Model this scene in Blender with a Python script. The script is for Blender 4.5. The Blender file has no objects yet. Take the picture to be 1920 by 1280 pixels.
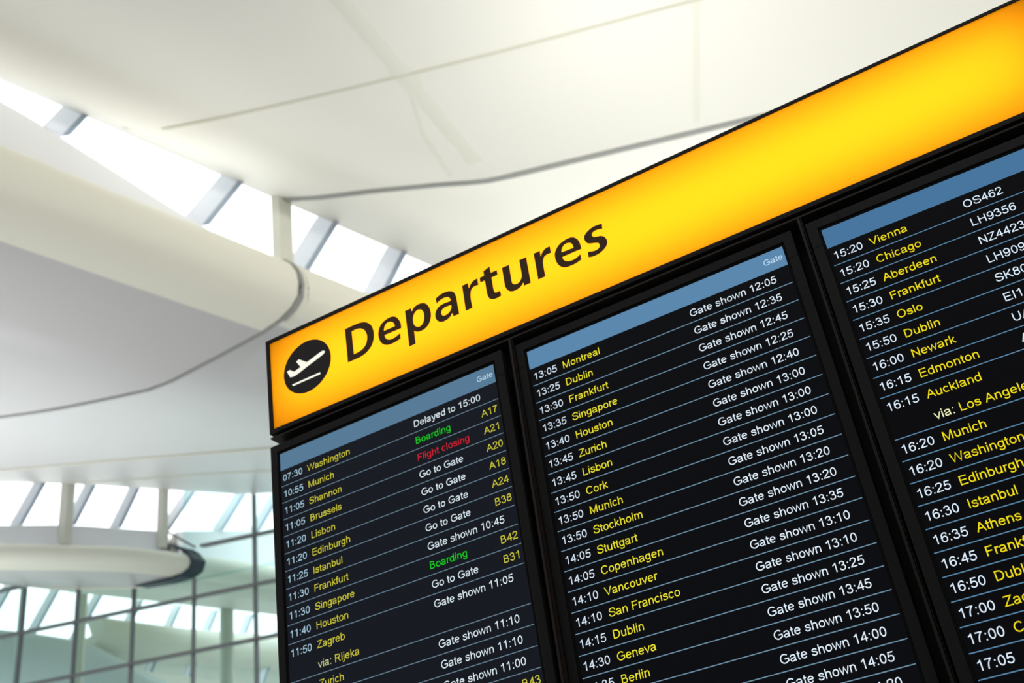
import bpy, bmesh, math, random
from mathutils import Matrix, Vector

SC = bpy.context.scene
COL = SC.collection
S = 0.649                       # metres per board unit (one monitor pitch)
ZTOP = 2.8481                   # height of the top edge of the screens
G = 1.25                        # scale of the hall
CAM = Vector((1.5036, -1.8943, 1.6))

# ------------------------------------------------------------------ camera
cd = bpy.data.cameras.new('camera')
cam = bpy.data.objects.new('camera', cd)
COL.objects.link(cam)
SC.camera = cam
cd.sensor_width = 36.0
cd.lens = 2155.72 / 1920 * 36.0
cd.clip_start, cd.clip_end = 0.05, 500
R_ = Matrix(((0.86071444, 0.49158908, -0.13232848),
             (-0.3599392, 0.40381034, -0.84105944),
             (-0.36002002, 0.77154221, 0.52450757)))
rot = Matrix((R_[0], -R_[1], -R_[2])).transposed()
cam.matrix_world = Matrix.Translation(CAM) @ rot.to_4x4()
cd.dof.use_dof = True
cd.dof.focus_distance = 2.0
cd.dof.aperture_fstop = 5.6

# ------------------------------------------------------------------ sky, exposure
W = bpy.data.worlds.new('overcast_sky')
SC.world = W
W.use_nodes = True
nt = W.node_tree
nt.nodes.clear()
tc = nt.nodes.new('ShaderNodeTexCoord')
sep = nt.nodes.new('ShaderNodeSeparateXYZ')
mr = nt.nodes.new('ShaderNodeMapRange')
mr.inputs['From Min'].default_value = -0.05
mr.inputs['From Max'].default_value = 0.12
mix = nt.nodes.new('ShaderNodeMix')
mix.data_type = 'RGBA'
mix.inputs[6].default_value = (0.50, 0.50, 0.48, 1)      # ground below the horizon
mix.inputs[7].default_value = (1.0, 1.0, 1.0, 1)         # bright overcast
bgn = nt.nodes.new('ShaderNodeBackground')
bgn.inputs['Strength'].default_value = 2.2
wo = nt.nodes.new('ShaderNodeOutputWorld')
nt.links.new(tc.outputs['Generated'], sep.inputs[0])
nt.links.new(sep.outputs['Z'], mr.inputs['Value'])
nt.links.new(mr.outputs[0], mix.inputs[0])
nt.links.new(mix.outputs[2], bgn.inputs['Color'])
nt.links.new(bgn.outputs[0], wo.inputs['Surface'])

# added uplights, unseen: area lights put in to brighten the roof bays
def added_uplight(x, y, sx, sy, energy, spread, col, z=0.35):
    ud = bpy.data.lights.new('added_uplight', 'AREA')
    ud.shape = 'RECTANGLE'
    ud.size, ud.size_y = sx, sy
    ud.energy = energy
    ud.color = col
    ud.spread = math.radians(spread)
    uo = bpy.data.objects.new('added_uplight', ud)
    COL.objects.link(uo)
    uo.location = (x, y, z)
    uo.rotation_euler = (math.radians(180), 0, 0)
added_uplight(-1.0, 8.8, 2.0, 1.6, 122.0, 112, (1.0, 0.985, 0.96), 7.0)
added_uplight(8.0, 11.0, 12.0, 10.0, 285.0, 80, (1.0, 0.985, 0.95))
added_uplight(-3.0, 20.0, 7.0, 8.0, 600.0, 72, (1.0, 0.99, 0.97))
added_uplight(-16.0, 7.0, 8.0, 9.0, 680.0, 92, (0.96, 0.96, 1.0))
# added fill spot, out of view on the right, brightening the left hull's lip
sd = bpy.data.lights.new('added_fill_spot', 'SPOT')
sd.energy = 3200.0
sd.color = (1.0, 0.985, 0.95)
sd.spot_size = math.radians(62)
sd.spot_blend = 0.7
sd.shadow_soft_size = 0.5
so_ = bpy.data.objects.new('added_fill_spot', sd)
COL.objects.link(so_)
so_.location = (8.0, 2.5, 12.6)
so_.rotation_euler = (Vector((-8.8, 6.0, 12.0)) - so_.location).to_track_quat('-Z', 'Y').to_euler()

# added strip light along the skylight, put in to brighten the cream ceiling's edge
cl = bpy.data.lights.new('added_strip_light', 'AREA')
cl.shape = 'RECTANGLE'
cl.size, cl.size_y = 0.2, 14.8
cl.energy = 52.0
cl.color = (1.0, 0.99, 0.96)
cl.spread = math.radians(150)
co_ = bpy.data.objects.new('added_strip_light', cl)
COL.objects.link(co_)
# ends of the strip, just above the white reveal of the skylight
e0, e1 = Vector((-11.92, -4.99, 13.125)), Vector((-7.74, 9.29, 12.675))
ay = (e1 - e0).normalized()
az = -Vector((0.62, -0.18, 0.76)).normalized()
ax = ay.cross(az).normalized()
az = ax.cross(ay)
co_.matrix_world = Matrix.Translation((e0 + e1) / 2) @ Matrix((ax, ay, az)).transposed().to_4x4()

SC.view_settings.view_transform = 'Standard'
SC.view_settings.look = 'None'
SC.view_settings.exposure = 0.0
SC.view_settings.gamma = 1.0
SC.view_settings.use_curve_mapping = False


# ------------------------------------------------------------------ materials
def srgb(r, g, b):
    f = lambda c: (c / 255 / 12.92) if c / 255 <= 0.04045 else ((c / 255 + 0.055) / 1.055) ** 2.4
    return (f(r), f(g), f(b))


def mat(name, col, rough=0.5, spec=0.5, metal=0.0, noise=0.0, nscale=3.0):
    m = bpy.data.materials.new(name)
    m.use_nodes = True
    b = m.node_tree.nodes['Principled BSDF']
    b.inputs['Base Color'].default_value = (*col, 1)
    b.inputs['Roughness'].default_value = rough
    b.inputs['Specular IOR Level'].default_value = spec
    b.inputs['Metallic'].default_value = metal
    if noise:
        t = m.node_tree
        co = t.nodes.new('ShaderNodeTexCoord')
        n = t.nodes.new('ShaderNodeTexNoise')
        n.inputs['Scale'].default_value = nscale
        n.inputs['Detail'].default_value = 4
        rp = t.nodes.new('ShaderNodeMapRange')
        rp.inputs['To Min'].default_value = max(0.02, rough - noise)
        rp.inputs['To Max'].default_value = rough + noise
        t.links.new(co.outputs['Object'], n.inputs['Vector'])
        t.links.new(n.outputs['Fac'], rp.inputs['Value'])
        t.links.new(rp.outputs[0], b.inputs['Roughness'])
    return m


def emit(name, col, strength=1.0):
    m = bpy.data.materials.new(name)
    m.use_nodes = True
    t = m.node_tree
    t.nodes.clear()
    e = t.nodes.new('ShaderNodeEmission')
    e.inputs['Color'].default_value = (*col, 1)
    e.inputs['Strength'].default_value = strength
    o = t.nodes.new('ShaderNodeOutputMaterial')
    t.links.new(e.outputs[0], o.inputs['Surface'])
    return m


def glass(name, tint, gloss=0.04):
    m = bpy.data.materials.new(name)
    m.use_nodes = True
    t = m.node_tree
    t.nodes.clear()
    tr = t.nodes.new('ShaderNodeBsdfTransparent')
    tr.inputs['Color'].default_value = (*tint, 1)
    gl = t.nodes.new('ShaderNodeBsdfGlossy')
    gl.inputs['Roughness'].default_value = 0.02
    lw = t.nodes.new('ShaderNodeLayerWeight')
    lw.inputs['Blend'].default_value = 0.5
    fr = t.nodes.new('ShaderNodeMath')
    fr.operation = 'POWER'
    fr.inputs[1].default_value = 6.0
    t.links.new(lw.outputs['Facing'], fr.inputs[0])
    mx = t.nodes.new('ShaderNodeMixShader')
    o = t.nodes.new('ShaderNodeOutputMaterial')
    t.links.new(fr.outputs[0], mx.inputs[0])
    t.links.new(tr.outputs[0], mx.inputs[1])
    t.links.new(gl.outputs[0], mx.inputs[2])
    t.links.new(mx.outputs[0], o.inputs['Surface'])
    return m


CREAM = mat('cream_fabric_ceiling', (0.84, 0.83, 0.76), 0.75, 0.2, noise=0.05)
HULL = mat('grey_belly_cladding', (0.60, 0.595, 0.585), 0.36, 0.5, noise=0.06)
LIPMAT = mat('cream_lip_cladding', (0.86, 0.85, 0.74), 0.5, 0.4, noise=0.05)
SEAM = mat('beige_seam', (0.66, 0.65, 0.53), 0.7)
EDGE = mat('grey_edge_tube', (0.34, 0.35, 0.33), 0.5)
FINEDGE = mat('blue_grey_fin_edge', (0.36, 0.44, 0.54), 0.5)
COLUMN = mat('cream_painted_steel', (0.72, 0.72, 0.63), 0.5)
WHITE = mat('white_painted_reveal', (0.90, 0.91, 0.93), 0.7, noise=0.05)
STEEL = mat('grey_steel_transom', (0.20, 0.21, 0.22), 0.4)
GASKET = mat('dark_teal_gasket', (0.025, 0.05, 0.065), 0.5)
TINT = glass('green_tinted_glass', (0.82, 0.93, 0.925))
CLEAR = glass('clear_glass', (0.97, 0.99, 1.0))
FLOOR = mat('grey_terrazzo_floor', (0.24, 0.235, 0.23), 0.35, noise=0.1)
BLACK = mat('black_satin_housing', (0.010, 0.008, 0.007), 0.5, 0.10, noise=0.05, nscale=20)
BEZEL = mat('black_bezel_plastic', (0.009, 0.0085, 0.0085), 0.5, 0.10, noise=0.05, nscale=30)
LIP = mat('dark_anodised_lip', (0.018, 0.014, 0.012), 0.4, 0.15, noise=0.05, nscale=20)
GROOVE = mat('black_groove', (0.002, 0.002, 0.002), 0.8, 0.1)
VINYL = mat('brown_black_vinyl', (0.045, 0.019, 0.003), 0.6, 0.2)
DISC = mat('black_vinyl_disc', (0.012, 0.010, 0.010), 0.6, 0.2)
BOXWHITE = mat('white_lightbox_lining', (0.88, 0.88, 0.86), 0.8, 0.1)
SYMBOL = emit('backlit_white_symbol', (1.0, 0.97, 0.84), 1.0)

FIN = bpy.data.materials.new('frosted_pale_fin')
FIN.use_nodes = True
t_ = FIN.node_tree
t_.nodes.clear()
tl = t_.nodes.new('ShaderNodeBsdfTranslucent')
tl.inputs['Color'].default_value = (0.90, 0.92, 0.95, 1)
df = t_.nodes.new('ShaderNodeBsdfDiffuse')
df.inputs['Color'].default_value = (0.90, 0.92, 0.95, 1)
mx_ = t_.nodes.new('ShaderNodeMixShader')
mx_.inputs[0].default_value = 0.55
o_ = t_.nodes.new('ShaderNodeOutputMaterial')
t_.links.new(tl.outputs[0], mx_.inputs[1])
t_.links.new(df.outputs[0], mx_.inputs[2])
t_.links.new(mx_.outputs[0], o_.inputs['Surface'])

YELLOW = bpy.data.materials.new('yellow_translucent_acrylic')
YELLOW.use_nodes = True
t_ = YELLOW.node_tree
t_.nodes.clear()
tl = t_.nodes.new('ShaderNodeBsdfTranslucent')
tl.inputs['Color'].default_value = (0.90, 0.365, 0.008, 1)
df = t_.nodes.new('ShaderNodeBsdfDiffuse')
df.inputs['Color'].default_value = (0.55, 0.23, 0.004, 1)
mx_ = t_.nodes.new('ShaderNodeMixShader')
mx_.inputs[0].default_value = 0.25
o_ = t_.nodes.new('ShaderNodeOutputMaterial')
t_.links.new(tl.outputs[0], mx_.inputs[1])
t_.links.new(df.outputs[0], mx_.inputs[2])
t_.links.new(mx_.outputs[0], o_.inputs['Surface'])


# ------------------------------------------------------------------ mesh helpers
def mesh_obj(name, verts, faces, mats, parent=None, smooth=False, fmat=None, loc=None):
    me = bpy.data.meshes.new(name)
    me.from_pydata([tuple(v) for v in verts], [], faces)
    for m in (mats if isinstance(mats, (list, tuple)) else [mats]):
        me.materials.append(m)
    if fmat:
        me.polygons.foreach_set('material_index', fmat)
    if smooth:
        me.polygons.foreach_set('use_smooth', [True] * len(me.polygons))
    me.update()
    o = bpy.data.objects.new(name, me)
    COL.objects.link(o)
    if parent is not None:
        o.parent = parent
    if loc is not None:
        o.location = loc
    return o


def empty(name, loc=(0, 0, 0)):
    o = bpy.data.objects.new(name, None)
    o.empty_display_size = 0.1
    COL.objects.link(o)
    o.location = loc
    return o


def tag(o, label=None, cat=None, group=None, kind=None):
    if label: o['label'] = label
    if cat: o['category'] = cat
    if group: o['group'] = group
    if kind: o['kind'] = kind
    return o


class MB:
    """collects boxes, prisms and sheets into one mesh"""
    def __init__(self):
        self.v, self.f, self.m = [], [], []

    def hexa(self, p, mi=0):            # 8 corners: bottom ring 0-3, top ring 4-7
        b = len(self.v)
        self.v += [tuple(q) for q in p]
        for q in ((0, 3, 2, 1), (4, 5, 6, 7), (0, 1, 5, 4), (1, 2, 6, 5), (2, 3, 7, 6), (3, 0, 4, 7)):
            self.f.append(tuple(b + i for i in q))
            self.m.append(mi)

    def box(self, x0, x1, y0, y1, z0, z1, mi=0):
        self.hexa([(x0, y0, z0), (x1, y0, z0), (x1, y1, z0), (x0, y1, z0),
                   (x0, y0, z1), (x1, y0, z1), (x1, y1, z1), (x0, y1, z1)], mi)

    def grid(self, rows, mi=0):
        b = len(self.v)
        n = len(rows[0])
        for r in rows:
            self.v += [tuple(q) for q in r]
        for i in range(len(rows) - 1):
            for j in range(n - 1):
                self.f.append((b + i * n + j, b + i * n + j + 1, b + (i + 1) * n + j + 1, b + (i + 1) * n + j))
                self.m.append(mi)

    def tube(self, pts, r, seg=8, mi=0, up=(0, 0, 1)):
        rings = []
        up = Vector(up)
        for i, p in enumerate(pts):
            a = Vector(pts[max(0, i - 1)])
            c = Vector(pts[min(len(pts) - 1, i + 1)])
            d = (c - a).normalized()
            s = d.cross(up)
            if s.length < 1e-4: s = d.cross(Vector((1, 0, 0)))
            s.normalize()
            u = s.cross(d)
            rings.append([Vector(p) + r * (math.cos(2 * math.pi * k / seg) * s + math.sin(2 * math.pi * k / seg) * u)
                          for k in range(seg + 1)])
        self.grid(rings, mi)
        for rg in (rings[0], rings[-1]):
            b = len(self.v)
            self.v += [tuple(q) for q in rg[:-1]]
            self.f.append(tuple(range(b, b + seg)))
            self.m.append(mi)

    def build(self, name, mats, parent=None, smooth=False, bevel=0.0):
        o = mesh_obj(name, self.v, self.f, mats, parent, smooth, self.m)
        bm = bmesh.new()
        bm.from_mesh(o.data)
        bmesh.ops.recalc_face_normals(bm, faces=bm.faces)
        bm.to_mesh(o.data)
        bm.free()
        if bevel:
            b = o.modifiers.new('bevel', 'BEVEL')
            b.width = bevel
            b.segments = 2
            b.limit_method = 'ANGLE'
        return o


def lerp(tab, x):
    if x <= tab[0][0]: return tab[0][1]
    for (a, b), (c, d) in zip(tab, tab[1:]):
        if x <= c: return b + (d - b) * (x - a) / (c - a)
    return tab[-1][1]


def smooth_tab(tab, x):
    """monotone cubic through the table (Catmull-Rom slopes, clamped)"""
    n = len(tab)
    if x <= tab[0][0]: return tab[0][1]
    if x >= tab[-1][0]: return tab[-1][1]
    d = [(tab[i + 1][1] - tab[i][1]) / (tab[i + 1][0] - tab[i][0]) for i in range(n - 1)]
    for i in range(n - 1):
        if x <= tab[i + 1][0]:
            m0 = d[0] if i == 0 else (0 if d[i - 1] * d[i] <= 0 else 2 * d[i - 1] * d[i] / (d[i - 1] + d[i]))
            m1 = d[-1] if i == n - 2 else (0 if d[i] * d[i + 1] <= 0 else 2 * d[i] * d[i + 1] / (d[i] + d[i + 1]))
            h = tab[i + 1][0] - tab[i][0]
            t = (x - tab[i][0]) / h
            return ((2 * t**3 - 3 * t**2 + 1) * tab[i][1] + (t**3 - 2 * t**2 + t) * h * m0
                    + (-2 * t**3 + 3 * t**2) * tab[i + 1][1] + (t**3 - t**2) * h * m1)

# ------------------------------------------------------------------ the hall
# n runs along the roof bays (away from the board), tau across them (to the left), h is height above eye level
LX, LY = 0.28, 0.96
def H(n, tau, h):
    k = (n - 10.85) / 0.8264
    return CAM + G * Vector((-7.04 + LX * k - 0.951 * tau, 9.12 + LY * k - 0.309 * tau, h))


def sheet(name, n_list, tau_list, hf, mats, thick=0.25, parent=None, smooth=True):
    """a curved roof slab: underside hf(n, tau), real thickness upwards"""
    low = [[H(n, t, hf(n, t)) for t in tau_list] for n in n_list]
    top = [[p + Vector((0, 0, thick)) for p in r] for r in low]
    b = MB()
    b.grid(low)
    b.grid([r[::-1] for r in top])
    b.grid([low[0], top[0]]); b.grid([top[-1], low[-1]])
    b.grid([[r[0] for r in top], [r[0] for r in low]])
    b.grid([[r[-1] for r in low], [r[-1] for r in top]])
    o = mesh_obj(name, b.v, b.f, mats, parent, False, b.m)
    nl = (len(n_list) - 1) * (len(tau_list) - 1)
    o.data.polygons.foreach_set('use_smooth', [i < nl for i in range(len(o.data.polygons))])
    return o


def frange(a, b, n):
    return [a + (b - a) * i / n for i in range(n + 1)]


fl = MB()
f0 = [H(-14, 30, 0), H(-14, -40, 0), H(19.9, -40, 0), H(19.9, 30, 0)]
fl.hexa([Vector((p.x, p.y, -0.3)) for p in f0] + [Vector((p.x, p.y, 0.0)) for p in f0])
tag(fl.build('floor', FLOOR), 'grey polished floor of the terminal hall', 'floor', kind='structure')
fl = MB()
f0 = [H(19.95, 60, 0), H(19.95, -40, 0), H(90, -40, 0), H(90, 60, 0)]
fl.hexa([Vector((p.x, p.y, -0.4)) for p in f0] + [Vector((p.x, p.y, -0.05)) for p in f0])
tag(fl.build('floor', mat('pale_concrete_paving', (0.50, 0.50, 0.48), 0.8)), 'pale paving outside beyond the glass wall', 'paving', kind='structure')

w_ = MB()
w_.box(24.0, 24.4, -16, 80, 0.0, 18)  # unseen wall, put in to darken surfaces facing right
tag(w_.build('wall_right', mat('warm_grey_wall', (0.30, 0.29, 0.27), 0.7)), 'plain unseen side wall of the hall, added to cut side light', 'wall', kind='structure')
w_ = MB()
w_.box(-30.0, 24.4, -16.4, -16, 0.0, 18)  # unseen wall, put in to cut light and reflections from behind
tag(w_.build('wall_back', mat('grey_back_wall', (0.22, 0.22, 0.22), 0.7)), 'plain unseen back wall of the hall, added to cut light and reflections', 'wall', kind='structure')

lm = tag(empty('added_light_mast', (-1.0, 8.8, 0.0)), 'added tall mast with a flat head under a fill light, hidden behind the board', 'lamp')  # added mast, hidden behind the board, below the ceiling fill light
w_ = MB(); w_.tube([(0, 0, 0), (0, 0, 6.85)], 0.09, 14)
w_.build('pole', STEEL, lm, True)
w_ = MB(); w_.box(-1.05, 1.05, -0.85, 0.85, 6.85, 6.985)
w_.build('added_light_head', STEEL, lm)
w_ = MB(); w_.tube([(0, 0, 0), (0, 0, 0.06)], 0.45, 24)
w_.build('base', STEEL, lm)

# --- bay over the board
A_PROF = [(-14, 9.5), (-6, 9.40), (-3.2, 9.41), (-2.4, 9.41), (-1.57, 9.55), (-0.73, 9.70), (-0.01, 9.81), (0.6, 9.95)]
A_PROF9 = [(-14, 9.6), (-6.4, 9.54), (-3.9, 9.51), (-2.1, 9.53), (-0.14, 9.62), (0.6, 9.95)]
def hA(n, t):
    k = min(1.0, max(0.0, (n - 9.25) / 2.0))
    return smooth_tab(A_PROF9, t) * (1 - k) + smooth_tab(A_PROF, t) * k
taus = frange(-13, -3, 20) + frange(-2.75, 0.6, 20)
ceilA = sheet('ceiling', frange(-2, 11.24, 20), taus, hA, CREAM)
tag(ceilA, 'large cream curved ceiling panel over the board with a thin seam', 'ceiling', kind='structure')
def seam_along(name, n, t0, t1, hf, parent, w=0.02, m=SEAM, d=0.012):
    b = MB()
    ts = frange(t0, t1, 24)
    b.grid([[H(n - w, t, hf(n, t) - d) for t in ts], [H(n + w, t, hf(n, t) - d) for t in ts]])
    b.grid([[H(n + w, t, hf(n, t) - d) for t in ts], [H(n + w, t, hf(n, t) + 0.01) for t in ts]])
    b.grid([[H(n - w, t, hf(n, t) + 0.01) for t in ts], [H(n - w, t, hf(n, t) - d) for t in ts]])
    return b.build(name, m, parent)
seam_along('seam', 9.25, -12, 0.3, hA, ceilA, 0.018)
def fold_shade(name, pts, hf, parent, w=0.06, m=SEAM):
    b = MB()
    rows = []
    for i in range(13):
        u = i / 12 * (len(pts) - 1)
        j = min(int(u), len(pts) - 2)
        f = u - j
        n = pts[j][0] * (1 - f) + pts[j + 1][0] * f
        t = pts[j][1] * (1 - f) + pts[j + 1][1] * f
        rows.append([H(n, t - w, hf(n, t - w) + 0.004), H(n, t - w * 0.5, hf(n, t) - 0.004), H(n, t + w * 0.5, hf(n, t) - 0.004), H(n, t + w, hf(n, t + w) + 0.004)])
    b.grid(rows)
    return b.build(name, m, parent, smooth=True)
FOLD_SHADE = mat('painted_fold_shade', (0.80, 0.79, 0.70), 0.75, 0.2)  # soft shading of the ceiling folds, put into the colour of flat bands
fold_shade('fold_shade_band', [(6.0, -4.3), (7.9, -3.65), (9.04, -3.17), (10.9, -2.40)], hA, ceilA, 0.13, FOLD_SHADE)
fold_shade('fold_shade_band', [(9.2, -3.15), (10.2, -2.4), (11.1, -1.9)], hA, ceilA, 0.05, FOLD_SHADE)
fold_shade('fold_shade_band', [(7.0, -8.1), (9.14, -6.52), (11.1, -5.03)], hA, ceilA, 0.06, FOLD_SHADE)
b = MB()
ts = frange(-12, 0.62, 40)
b.tube([H(11.27, t, hA(11.25, t) + 0.02) for t in ts], 0.055 * G, 10)
ea = b.build('trim_1', EDGE, smooth=True)
tag(ea, 'grey tube edging along the far end of the cream ceiling panel', 'edge trim', kind='structure')

A2_PROF = [(-14, 10.0), (-5, 9.98), (-2, 9.98), (0.6, 9.96)]
ceilA2 = sheet('ceiling', frange(11.3, 24, 12), frange(-13, 0.6, 16), lambda n, t: smooth_tab(A2_PROF, t) + 0.10 * min(1, max(0, -t)), CREAM)
tag(ceilA2, 'bright ceiling panel beyond the grey edge tube, behind the sign', 'ceiling', kind='structure')

# --- bay to the left: rounded lip, dark belly, three panels
SILL1 = [(5.5, 9.90), (8.28, 9.64), (8.74, 9.50), (10.19, 9.03), (10.8, 8.80), (11.5, 8.70), (12.6, 8.64), (24, 8.6)]
LIP1 = [(0.26, 8.66), (0.10, 8.61), (0.0, 8.52), (-0.07, 8.38), (-0.09, 8.22), (-0.07, 8.03), (0.02, 7.88), (0.16, 7.76), (0.39, 7.64)]
B1_BELLY = [(0.39, 7.64), (1.06, 7.41), (1.86, 7.20), (2.88, 7.22), (3.71, 7.29), (6.0, 7.62), (9.0, 8.1), (12.0, 8.6)]
N3_BELLY = [(0.39, 7.70), (2.0, 7.80), (4.19, 8.12), (6.41, 8.45), (8.64, 8.77), (12.0, 9.34)]
NF_BELLY = [(0.39, 7.9), (3.0, 8.5), (5.5, 9.2), (8.0, 9.8), (9.85, 10.06), (10.8, 10.25), (11.7, 10.62), (12.0, 10.75)]
def belly(n, t):
    a = smooth_tab(B1_BELLY, t)
    c = smooth_tab(N3_BELLY, t)
    d = smooth_tab(NF_BELLY, t)
    if n <= 10.86: return a
    if n <= 14.52:
        k = (n - 10.86) / 3.66
        a2 = a + 0.14 + 0.05 * t ** 0.5
        return a2 * (1 - k) + c * k
    k = (n - 14.52) / (19.8 - 14.52)
    if t > 11.9 or k >= 1: base = c * (1 - k) + d * k
    else: base = (c + 0.12) * (1 - k) + d * k
    return base
def hull(name, n0, n1, steps, lab, mats=None, lip=True, sill=SILL1):
    rows = []
    bt = frange(0.39, 1.86, 6)[1:] + frange(1.86, 11.98, 22)[1:]
    for n in frange(n0, n1, steps):
        r = []
        dz = max(-0.0, 0.015 * (10.6 - n)) if n < 10.6 else 0.0
        if lip:
            r += [H(n, 0.58, smooth_tab(sill, n)), H(n, 0.29, 8.70 + dz)]
            r += [H(n, t, h + dz * (1 if h > 8.3 else 0)) for t, h in LIP1[:-1]]
        r += [H(n, 0.39, belly(n, 0.39))] + [H(n, t, belly(n, t)) for t in bt]
        rows.append(r)
    b = MB()
    b.grid(rows)
    low = len(b.f)
    ncol = len(rows[0])
    if lip:                                   # reveal under the glass is white
        for i in range(steps):
            b.m[i * (ncol - 1)] = 1
            for j in range(1, 10): b.m[i * (ncol - 1) + j] = 2
    top = [[p + Vector((0, 0, 0.30)) for p in r[-len(bt):]] for r in rows]
    b.grid([r[::-1] for r in top])
    for rr, tt in ((rows[0], top[0]), (rows[-1], top[-1])):
        b.grid([rr[-len(bt):], tt])
    if lip:                                   # closed ends of the hollow lip
        for rr, tt in ((rows[0], top[0]), (rows[-1], top[-1])):
            k = len(b.v)
            loop = rr[:len(rr) - len(bt) + 1] + [tt[0] + Vector((0, 0, 0.2))]
            b.v += [tuple(p) for p in loop]
            b.f.append(tuple(range(k, k + len(loop))))
            b.m.append(0)
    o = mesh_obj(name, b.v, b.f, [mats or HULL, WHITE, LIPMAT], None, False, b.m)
    o.data.polygons.foreach_set('use_smooth', [i < low for i in range(len(o.data.polygons))])
    return tag(o, lab, 'ceiling', kind='structure')
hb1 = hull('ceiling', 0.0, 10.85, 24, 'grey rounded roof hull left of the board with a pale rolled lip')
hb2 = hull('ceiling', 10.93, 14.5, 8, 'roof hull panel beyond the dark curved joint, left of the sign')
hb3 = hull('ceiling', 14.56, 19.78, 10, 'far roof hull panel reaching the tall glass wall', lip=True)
def joint(name, n, lab, r=0.02, m=EDGE, dz=0.0, lipart=True):
    b = MB()
    pts = [H(n, t, h + dz) for t, h in LIP1[:-1]] if lipart else []
    pts += [H(n, t, belly(n - 0.06, t) + dz) for t in frange(0.39, 11.9, 40)]
    b.tube(pts, r * G, 8)
    o = b.build(name, m, smooth=True)
    return tag(o, lab, 'edge trim', kind='structure')
joint('trim_2', 10.88, 'dark curved joint line under the grey roof hull', 0.022)
joint('trim_6', 10.97, 'slim pale bead beside the dark curved joint of the roof hull', 0.016, LIPMAT)
joint('trim_3', 14.53, 'thin joint line across the far roof hull', 0.016, SEAM, lipart=False)
seam_along('seam', 8.2, 2.0, 11.5, belly, hb1, 0.012)
seam_along('seam', 17.0, 3.0, 11.8, belly, hb3, 0.02)

b = MB()
b.tube([H(n, 0.275, 8.705 + max(0.0, 0.015 * (10.6 - n))) for n in frange(1, 10.86, 30)], 0.022, 8)
o = b.build('edge_strip', LIPMAT, smooth=True)
o.parent = hb1
o['label'] = 'slim pale rim along the top of the lip'

# --- clerestory windows: glass, leaning fins, columns
def strip(name, tau, top, sill, n0, n1, fins, lean, lab, fw=0.13, depth=0.34, pane=CLEAR, fmat=(None, None), fscale=1.0):
    ns = frange(n0, n1, 20)
    b = MB()
    for dt in (0.0, 0.03):
        b.grid([[H(n, tau + dt, smooth_tab(sill, n)) for n in ns], [H(n, tau + dt, smooth_tab(top, n)) for n in ns]])
    w = b.build(name, pane)
    tag(w, lab, 'window', kind='structure')
    fa, fb = fmat
    for n in fins:
        nb = n - lean * (smooth_tab(top, n) - smooth_tab(sill, n - 0.3))
        ht, hb = smooth_tab(top, n), smooth_tab(sill, nb) + 0.01
        f = MB()
        q = []
        for (nn, hh) in ((nb, hb), (n, ht)):
            q.append([H(nn - fw, tau + 0.02, hh), H(nn + fw, tau + 0.02, hh), H(nn + fw, tau - depth * 0.12, hh), H(nn - fw, tau - depth * 0.12, hh)])
        f.hexa(q[0] + q[1], 0)
        q = []
        for (nn, hh) in ((nb, hb), (n, ht)):
            q.append([H(nn + fw * 0.72, tau - depth * 0.12, hh), H(nn + fw * 1.02, tau - depth * 0.12, hh), H(nn + fw * 1.02, tau - depth * 0.3, hh), H(nn + fw * 0.72, tau - depth * 0.3, hh)])
        f.hexa(q[0] + q[1], 1)
        f.build('fin', [fa or FIN, fb or FINEDGE], w)
    return w
TOP1 = [(0, 9.95), (24, 9.95)]
strip('window_1', 0.6, TOP1, [(a, b + 0.0) for a, b in SILL1], 5.6, 20, [7.1, 8.95, 10.68, 11.92, 12.92, 14.0], 0.42,
      'sloping skylight strip between cream ceiling and rounded hull, with leaning fins', 0.10)
TOP2 = [(13, 8.93), (16.97, 10.0), (17.95, 10.29), (18.65, 10.5), (19.78, 10.76), (21.5, 11.1), (24, 11.5), (30, 12.2)]
SILL2 = [(13, 8.3), (17.04, 9.16), (18.1, 9.42), (19.6, 9.66), (21, 10.0), (24, 10.6), (30, 11.4)]
strip('window_2', 12.0, TOP2, SILL2, 13.2, 19.76, [14.9, 15.75, 16.65, 17.55, 18.38, 19.15], 0.32,
      'far clerestory window strip at lower left with a row of leaning fins', 0.055)
strip('window_3', 12.0, TOP2, SILL2, 19.86, 29, [20.2, 21.18, 21.9, 22.8, 23.7, 24.6, 25.5], 0.5,
      'clerestory strip seen outside through the glass wall', 0.06)

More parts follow.
